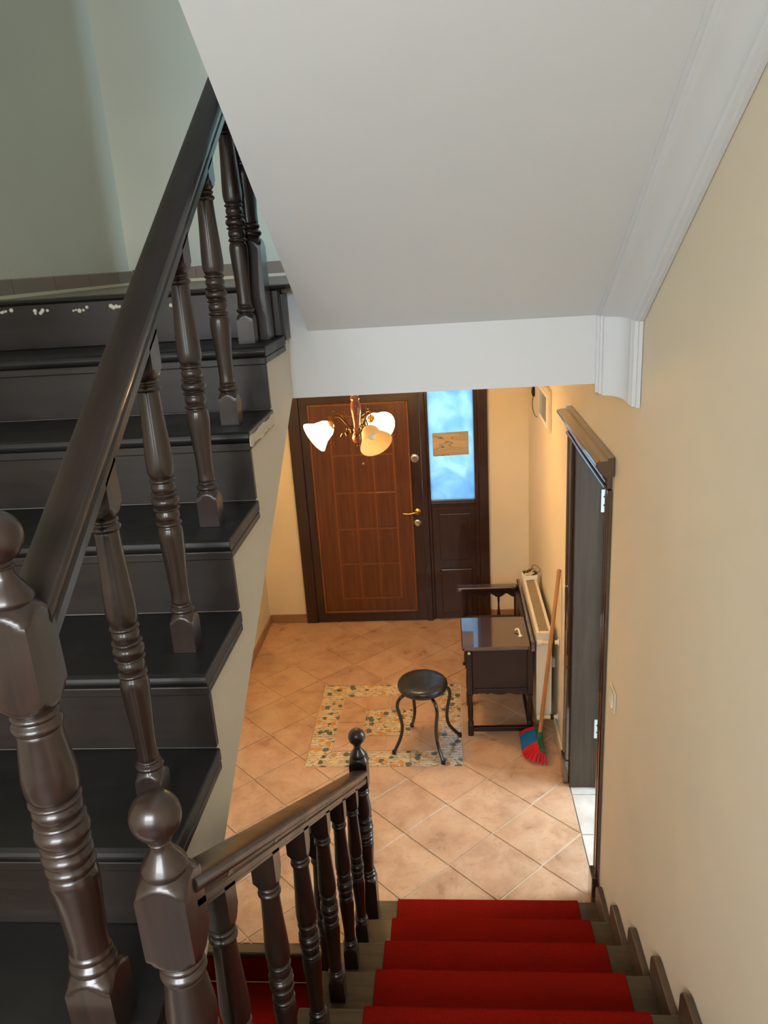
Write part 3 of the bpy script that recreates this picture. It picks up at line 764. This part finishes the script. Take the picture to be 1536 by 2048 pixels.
# cabinet end panel with scalloped lower edge
sc = [(0.104, 0.605), (0.104, 0.292)]
for i in range(1, 40):
    t = i/40; sc.append((0.104+0.332*t, 0.300-0.012*abs(math.sin(t*PI*3))+(0.010 if 0.08 < t < 0.25 else 0)))
sc += [(0.436, 0.292), (0.436, 0.605)]
MB().prism(sc, 4.160, 4.176, 'y').build('end_panel', BENCH, tbn, bevel=0.002, seg=1)
MB().box(0.112, 0.428, 4.154, 4.160, 0.322, 0.336).build('panel_moulding', BENCH, tbn, bevel=0.003)
MB().box(0.078, 0.096, 4.184, 4.488, 0.33, 0.605).build('cabinet_door', BENCH, tbn, bevel=0.003)
MB().lathe([(0.004,0), (0.004,0.012), (0.011,0.018), (0.012,0.026), (0.0,0.032)], (0.078, 4.23, 0.47), 14, (-1,0,0)).build('cabinet_knob', BENCH, tbn, smooth=50)
MB().box(0.104, 0.436, 4.490, 4.504, 0.30, 0.605).build('partition', BENCH, tbn)
MB().box(0.440, 0.456, 4.184, 5.02, 0.33, 0.60).build('back_panel', BENCH, tbn)
# stretchers
MB().box(0.104, 0.436, 4.152, 4.176, 0.030, 0.062).build('stretcher', BENCH, tbn, bevel=0.004)
MB().box(0.442, 0.462, 4.184, 5.018, 0.030, 0.060).build('stretcher', BENCH, tbn, bevel=0.004)
MB().box(0.104, 0.436, 5.024, 5.046, 0.030, 0.062).build('stretcher', BENCH, tbn, bevel=0.004)
# back rail
MB().prism([(0.456, 0.600), (0.456, 0.650), (0.460, 0.660), (0.472, 0.662), (0.478, 0.655), (0.478, 0.600)], 4.13, 5.075, 'y').build('back_rail', BENCHTOP, tbn, bevel=0.002)
# seat
MB().box(0.074, 0.440, 4.506, 5.018, 0.30, 0.352).build('seat_rail', BENCH, tbn, bevel=0.004)
MB().prism(rounded(0.070, 0.438, 4.510, 5.014, 0.03), 0.3525, 0.415, 'z').build('seat_cushion', CUSH, tbn, bevel=0.018, seg=4)
# far arm with scalloped valance and spindles
MB().prism(rounded(0.030, 0.455, 5.005, 5.072, 0.016), 0.600, 0.628, 'z').build('arm_rest', BENCHTOP, tbn, bevel=0.007)
va = [(0.104, 0.600)]
for i in range(0, 61):
    t = i/60; d = 0.030+0.030*abs(math.cos(t*PI*3))**1.5
    va.append((0.104+0.332*t, 0.600-d))
va += [(0.436, 0.600)]
MB().prism(va, 5.028, 5.044, 'y').build('valance', BENCH, tbn, bevel=0.001, seg=1)
SPM = turned('spindle', [(0.0, 0.012, 0.010)] + vase([(0.01,0.007), (0.04,0.013), (0.09,0.008), (0.13,0.006), (0.17,0.0085)]) + [(0.19, 0.0085, None)], BENCH, 14)
for i in (1, 2): inst(SPM, 'spindle', (0.104+0.332*i/3, 5.036, 0.355), tbn)
MB().lathe([(0.008,0), (0.009,0.004), (0.0,0.009)], (0.086, 4.1475, 0.588), 10, (0,-1,0)).build('screw_cap', WHITEP, tbn, smooth=50)
# small hook lying on the table
hk = MB().lathe([(0.014,0), (0.014,0.004), (0.006,0.007), (0.0055,0.010)], (0.404, 4.262, 0.6362), 14)
hk.tube(bez([(0.404, 4.262, 0.640), (0.400, 4.285, 0.652), (0.398, 4.312, 0.656), (0.388, 4.322, 0.654), (0.376, 4.318, 0.648)], 6), 0.0055, 8)
tag(hk.build('coat_hook', WHITEP, smooth=50), 'small bent white hook lying on the bench table', 'hook')

# ------------------------------------------------------------------ radiator
tr = thing('radiator', (0.535, 4.55, 0.12), 'cream panel radiator with top grille behind the bench', 'radiator')
RX0, RX1, RY0, RY1, RZ0, RZ1 = 0.488, 0.580, 4.14, 5.05, 0.12, 0.72
MB().box(RX0, RX0+0.014, RY0, RY1, RZ0, RZ1-0.012).build('front_panel', RADW, tr, bevel=0.005)
MB().box(RX1-0.014, RX1, RY0, RY1, RZ0, RZ1-0.012).build('rear_panel', RADW, tr, bevel=0.005)
MB().box(RX0+0.014, RX1-0.014, RY0+0.012, RY1-0.012, RZ0+0.02, RZ1-0.03).build('convector', RADG, tr)
MB().box(RX0+0.010, RX1-0.010, RY0+0.001, RY0+0.010, RZ0+0.01, RZ1-0.012).build('end_cover', RADW, tr, bevel=0.002)
gm = MB()
gm.box(RX0, RX0+0.018, RY0, RY1, RZ1-0.012, RZ1); gm.box(RX1-0.018, RX1, RY0, RY1, RZ1-0.012, RZ1)
gm.box(RX0+0.018, RX1-0.018, RY0, RY0+0.022, RZ1-0.012, RZ1); gm.box(RX0+0.018, RX1-0.018, RY1-0.022, RY1, RZ1-0.012, RZ1)
gm.build('grille_frame', RADW, tr, bevel=0.003)
gm = MB(); y = RY0+0.028
while y < RY1-0.03:
    gm.box(RX0+0.018, RX1-0.018, y, y+0.007, RZ1-0.008, RZ1-0.002); y += 0.0145
tag(gm.build('grille_slats', mat('tan_grille_enamel', srgb(172, 150, 116), 0.5), tr), kind='stuff')
for z in (0.665, 0.155):
    vb = MB().tube([(RX0+0.006, RY0-0.022, z), (RX0+0.050, RY0-0.022, z), (XW-0.002, RY0-0.022, z)], 0.013, 12)
    vb.tube([(0.520, RY0+0.004, z), (0.520, RY0-0.026, z)], 0.012, 12)
    v = vb.build('valve_pipe', PLAST, tr, smooth=40)
    MB().lathe([(0.019,0), (0.020,0.006), (0.018,0.03), (0.014,0.034)], (RX0+0.0, RY0-0.022, z), 14, (1,0,0)).build('valve_cap', RADW, v, smooth=40)
    MB().lathe([(0.016,0), (0.016,0.02)], (0.570, RY0-0.022, z), 6, (1,0,0)).build('union_nut', ABRASS, v)
    MB().lathe([(0.022,0), (0.022,0.005), (0.012,0.006)], (XW-0.009, RY0-0.022, z), 16, (1,0,0)).build('wall_rose', WHITEP, v, smooth=40)
for y in (4.3, 4.9): MB().box(RX1, XW-0.001, y-0.012, y+0.012, 0.40, 0.46).build('wall_bracket', RADW, tr)

# small patterned box with a wire loop on the radiator
def pat():
    M = mat('black_cream_print', srgb(200,186,140), 0.6); v = coords(M, (1,1,1)); vo = N(M, 'ShaderNodeTexVoronoi'); vo.inputs['Scale'].default_value = 62; L(M, v, vo.inputs['Vector'])
    sp_ = N(M, 'ShaderNodeSeparateColor'); L(M, vo.outputs['Color'], sp_.inputs[0])
    L(M, ramp(M, sp_.outputs[0], [(0.0, srgb(32,28,20)), (0.52, srgb(214,200,152))], 'CONSTANT'), bsdf(M).inputs['Base Color']); return M
bx = thing('patterned_box', (0.535, 4.945, 0.7205), 'small black and cream printed box with a wire loop on the radiator', 'box')
bx.rotation_euler = (0, 0, 0.22)
MB().prism(rounded(0.490, 0.582, 4.905, 4.985, 0.010), 0.7205, 0.752, 'z').build('box_base', WHITEP, bx, bevel=0.004)
MB().prism(rounded(0.492, 0.580, 4.909, 4.983, 0.010), 0.7525, 0.772, 'z').build('box_lid', pat(), bx, bevel=0.006)
MB().tube(bez([(0.560, 4.985, 0.765), (0.585, 5.01, 0.785), (0.604, 4.985, 0.780), (0.609, 4.945, 0.770), (0.598, 4.93, 0.765), (0.580, 4.93, 0.762)], 8), 0.0018, 6).build('wire_loop', ABRASS, bx, smooth=60)

# ------------------------------------------------------------------ broom
tbr = thing('broom', (0.47, 3.98, 0), 'wooden broom with red and blue bristles leaning on the wall by the radiator', 'broom')
sk = MB().tube([(0.487, 3.985, 0.085), (0.604, 4.062, 1.150), (0.6045, 4.0625, 1.156)], [0.0115, 0.0115, 0.008], 14)
sk.build('stick', BROOMW, tbr, smooth=50)
GRN = mat('green_plastic', srgb(30, 92, 62), 0.4); REDB = mat('red_bristle_plastic', srgb(214, 28, 40), 0.5); BLUB = mat('blue_bristle_plastic', srgb(20, 104, 164), 0.5)
ho = MB().prism([(0.474, 0.094), (0.498, 0.104), (0.512, 0.086), (0.488, 0.064)], 3.872, 4.112, 'y')
ho.lathe([(0.021,0), (0.019,0.03), (0.0145,0.055), (0.0135,0.057)], (0.489, 3.986, 0.085), 14, (0.11, 0.07, 0.99))
ho.build('brush_block', GRN, tbr, bevel=0.004)
tufts = {'red': MB(), 'blue': MB()}
nt = 17
for i in range(nt):
    for j in range(4):
        t = i/(nt-1); y = 3.880+0.224*t
        c = 'red' if (t < 0.33 or t > 0.92) else 'blue'
        fan = (t-0.5)*0.045
        bx_, bz_ = 0.478+0.008*j, 0.092-0.007*j
        e = max(0.0, (0.26-t)/0.26)
        tx = 0.384+0.026*j + 0.050*e*e; tz = 0.030-0.0095*j
        wy = 0.0064; wt = 0.0072
        base = [Vector((bx_-0.004, y-wy, bz_+0.004)), Vector((bx_+0.004, y-wy, bz_-0.004)), Vector((bx_+0.004, y+wy, bz_-0.004)), Vector((bx_-0.004, y+wy, bz_+0.004))]
        tip = [Vector((tx-0.004, y+fan-wt, tz+0.003)), Vector((tx+0.010, y+fan-wt, max(0.001, tz-0.009))), Vector((tx+0.010, y+fan+wt, max(0.001, tz-0.009))), Vector((tx-0.004, y+fan+wt, tz+0.003))]
        midr = [(a*0.45+b*0.55)+Vector((-0.003, 0, 0.010)) for a, b in zip(base, tip)]
        tufts[c].rings([base, midr, tip])
tag(tufts['red'].build('bristles', REDB, tbr), 'bright red bristle tufts', kind='stuff'); tag(tufts['blue'].build('bristles', BLUB, tbr), 'blue bristle tufts', kind='stuff')

# ------------------------------------------------------------------ stool
SC = Vector((-0.200, 4.070, 0))
ts = thing('stool', SC, 'round black vinyl stool with four bent tube legs on the patterned tiles', 'stool')
MB().lathe([(0.0,0.398), (0.120,0.398), (0.140,0.402), (0.149,0.412), (0.152,0.424), (0.150,0.437), (0.143,0.447), (0.128,0.453), (0.09,0.457), (0.04,0.458), (0.0,0.458)], SC, 48).build('seat', VINYL, ts, smooth=60)
MB().lathe([(0.0,0.384), (0.105,0.384), (0.108,0.398), (0.0,0.398)], SC, 32).build('seat_plate', BLACKM, ts, smooth=40)
for (fx, fy) in ((-0.392, 3.975), (-0.292, 4.262), (-0.088, 3.872), (0.018, 4.150)):
    d = Vector((fx-SC.x, fy-SC.y, 0)); u = d.normalized(); Rf = d.length
    pts = [SC+u*0.085+Vector((0,0,0.390)), SC+u*0.120+Vector((0,0,0.388)), SC+u*0.158+Vector((0,0,0.366)), SC+u*0.172+Vector((0,0,0.318)), SC+u*0.155+Vector((0,0,0.235)), SC+u*0.148+Vector((0,0,0.165)), SC+u*0.165+Vector((0,0,0.095)), SC+u*Rf+Vector((0,0,0.004))]
    lg = MB().tube(bez(pts, 6), 0.0105, 12).build('leg', BLACKM, ts, smooth=50)
    MB().lathe([(0.0125,0), (0.013,0.003), (0.0125,0.022), (0.011,0.024)], SC+u*(Rf-0.003)+Vector((0,0,0.001)), 12).build('foot_cap', BLACKP, lg, smooth=50)

# ------------------------------------------------------------------ chandelier
CX, CY = -0.488, 4.10
tc = thing('chandelier', (CX, CY, ZC), 'three arm wooden chandelier with opal bell shades hanging in the hall', 'chandelier')
st = MB().lathe([(0.0,2.449), (0.055,2.449), (0.055,2.435), (0.035,2.42), (0.018,2.40), (0.014,2.36), (0.020,2.33), (0.022,2.27), (0.016,2.215), (0.020,2.205), (0.026,2.198), (0.020,2.190), (0.024,2.182), (0.027,2.174), (0.023,2.166), (0.022,2.160), (0.028,2.135), (0.0285,2.115), (0.024,2.08), (0.019,2.04), (0.0175,2.015), (0.022,2.008), (0.024,2.0), (0.020,1.992), (0.024,1.982), (0.030,1.965), (0.030,1.95), (0.024,1.935), (0.014,1.926), (0.0,1.925)], (CX, CY, 0), 24)
st.build('stem', LAMPW, tc, smooth=45)
MB().lathe([(0.0,1.900), (0.005,1.902), (0.008,1.910), (0.005,1.917), (0.010,1.923), (0.0,1.927)], (CX, CY, 0), 14).build('finial', ABRASS, tc, smooth=50)
bell = [(0.024,0.0), (0.034,0.006), (0.045,0.022), (0.052,0.045), (0.058,0.066), (0.066,0.080), (0.070,0.086), (0.078,0.098), (0.088,0.112), (0.090,0.117)]
bell_in = [(r-0.004, h+0.001) for r, h in reversed(bell)]
for ang, lit in ((180, True), (62, True), (-60, False)):
    a = math.radians(ang); u = Vector((math.cos(a), math.sin(a), 0)); B = Vector((CX, CY, 0))
    am = MB().tube(bez([B+u*0.015+Vector((0,0,2.015)), B+u*0.05+Vector((0,0,2.030)), B+u*0.085+Vector((0,0,2.072)), B+u*0.120+Vector((0,0,2.082)), B+u*0.142+Vector((0,0,2.058)), B+u*0.138+Vector((0,0,2.040))], 6), 0.0045, 8)
    # scroll above the arm
    am.tube(bez([B+u*0.05+Vector((0,0,2.030)), B+u*0.075+Vector((0,0,2.085)), B+u*0.105+Vector((0,0,2.105)), B+u*0.125+Vector((0,0,2.112)), B+u*0.122+Vector((0,0,2.095)), B+u*0.110+Vector((0,0,2.098))], 5), 0.003, 6)
    arm = am.build('arm', ABRASS, tc, smooth=60)
    lf = MB()
    for q in range(5):
        t = q/4*2*PI; c = B+u*0.055+Vector((0.016*math.cos(t), 0.016*math.sin(t), 2.000+0.012*math.sin(q*2.1)))
        lf.lathe([(0.001,0), (0.008,0.008), (0.009,0.018), (0.001,0.034)], c, 6, (math.cos(t)*0.6, math.sin(t)*0.6, -0.6))
    lf.build('leaf_ornament', ABRASS, arm, smooth=60)
    ax = (u*0.83+Vector((0,0,-0.56))).normalized(); nk = B+u*0.138+Vector((0,0,2.036))
    MB().lathe([(0.006,-0.012), (0.016,-0.008), (0.024,0.004), (0.027,0.018), (0.026,0.020)], nk, 18, ax).build('socket_cup', BRASS, arm, smooth=50)
    sd = MB().lathe(bell+bell_in, nk+ax*0.006, 36, ax, cap=False).build('shade', SHADE_ON if lit else SHADE_OFF, tc, smooth=60)
    MB().lathe([(0.010,0.0), (0.012,0.012), (0.022,0.040), (0.024,0.052), (0.018,0.066), (0.0,0.074)], nk+ax*0.012, 16, ax).build('bulb', SHADE_ON if lit else WHITEP, sd, smooth=60)
    if lit:
        ld = bpy.data.lights.new('bulb_light', 'POINT'); ld.energy = 15; ld.color = (1.0, 0.66, 0.30); ld.shadow_soft_size = 0.03
        lo = bpy.data.objects.new('bulb_light', ld); COL.objects.link(lo); lo.location = nk+ax*0.105

# ------------------------------------------------------------------ wall fittings
def pic_mat():
    M = mat('blue_black_print', srgb(20,22,30), 0.3, coat=0.8, coat_rough=0.03); v = coords(M, (1,1,1), kind='Object'); sx = N(M, 'ShaderNodeSeparateXYZ'); L(M, v, sx.inputs[0])
    w_ = noise(M, v, 6, 2)
    ad = N(M, 'ShaderNodeMath', operation='MULTIPLY_ADD'); L(M, w_, ad.inputs[0]); ad.inputs[1].default_value = 0.12; L(M, sx.outputs['Y'], ad.inputs[2])
    L(M, ramp(M, ad.outputs[0], [(0.0, srgb(18,20,26)), (1.0, srgb(70,150,214))]), bsdf(M).inputs['Base Color'])
    mr = N(M, 'ShaderNodeMapRange'); mr.inputs['From Min'].default_value = 4.80; mr.inputs['From Max'].default_value = 4.84; L(M, ad.outputs[0], mr.inputs[0])
    M.node_tree.links.remove(M.node_tree.nodes[[n.name for n in M.node_tree.nodes if n.type == 'VALTORGB'][-1]].inputs[0].links[0])
    L(M, mr.outputs[0], [n for n in M.node_tree.nodes if n.type == 'VALTORGB'][-1].inputs[0]); return M
tp = thing('framed_picture', (XW, 4.75, 1.95), 'small cream framed picture in blue and black near the entry corner', 'picture')
MB().box(XW-0.022, XW-0.001, 4.54, 4.97, 1.83, 2.085).build('frame', PLAST, tp, bevel=0.004)
MB().box(XW-0.026, XW-0.022, 4.57, 4.945, 1.855, 2.062).build('mat_board', WHITEP, tp)
MB().box(XW-0.0275, XW-0.026, 4.60, 4.915, 1.885, 2.035).build('print', pic_mat(), tp)
tg = thing('door_chime', (XW, 5.41, 1.93), 'small round brass chime with a looped wire in the entry corner', 'chime')
MB().lathe([(0.036,0), (0.036,0.010), (0.030,0.016), (0.020,0.012), (0.014,0.020), (0.0,0.022)], (XW-0.001, 5.41, 1.93), 24, (-1,0,0)).build('chime_body', ABRASS, tg, smooth=40)
MB().tube(bez([(XW-0.006, 5.42, 1.90), (XW-0.010, 5.45, 1.85), (XW-0.008, 5.44, 1.80), (XW-0.006, 5.34, 1.775), (XW-0.004, 5.22, 1.79)], 8), 0.0025, 6).build('wire', BLACKP, tg, smooth=60)
tw = thing('light_switch', (XW, 2.69, 1.19), 'ivory light switch on the right wall beside the doorway', 'switch')
MB().box(XW-0.010, XW-0.001, 2.645, 2.735, 1.145, 1.235).build('switch_plate', PLAST, tw, bevel=0.003)
MB().prism([(XW-0.010, 1.162), (XW-0.017, 1.164), (XW-0.011, 1.218), (XW-0.010, 1.218)], 2.662, 2.718, 'y').build('rocker', WHITEP, tw, bevel=0.001)
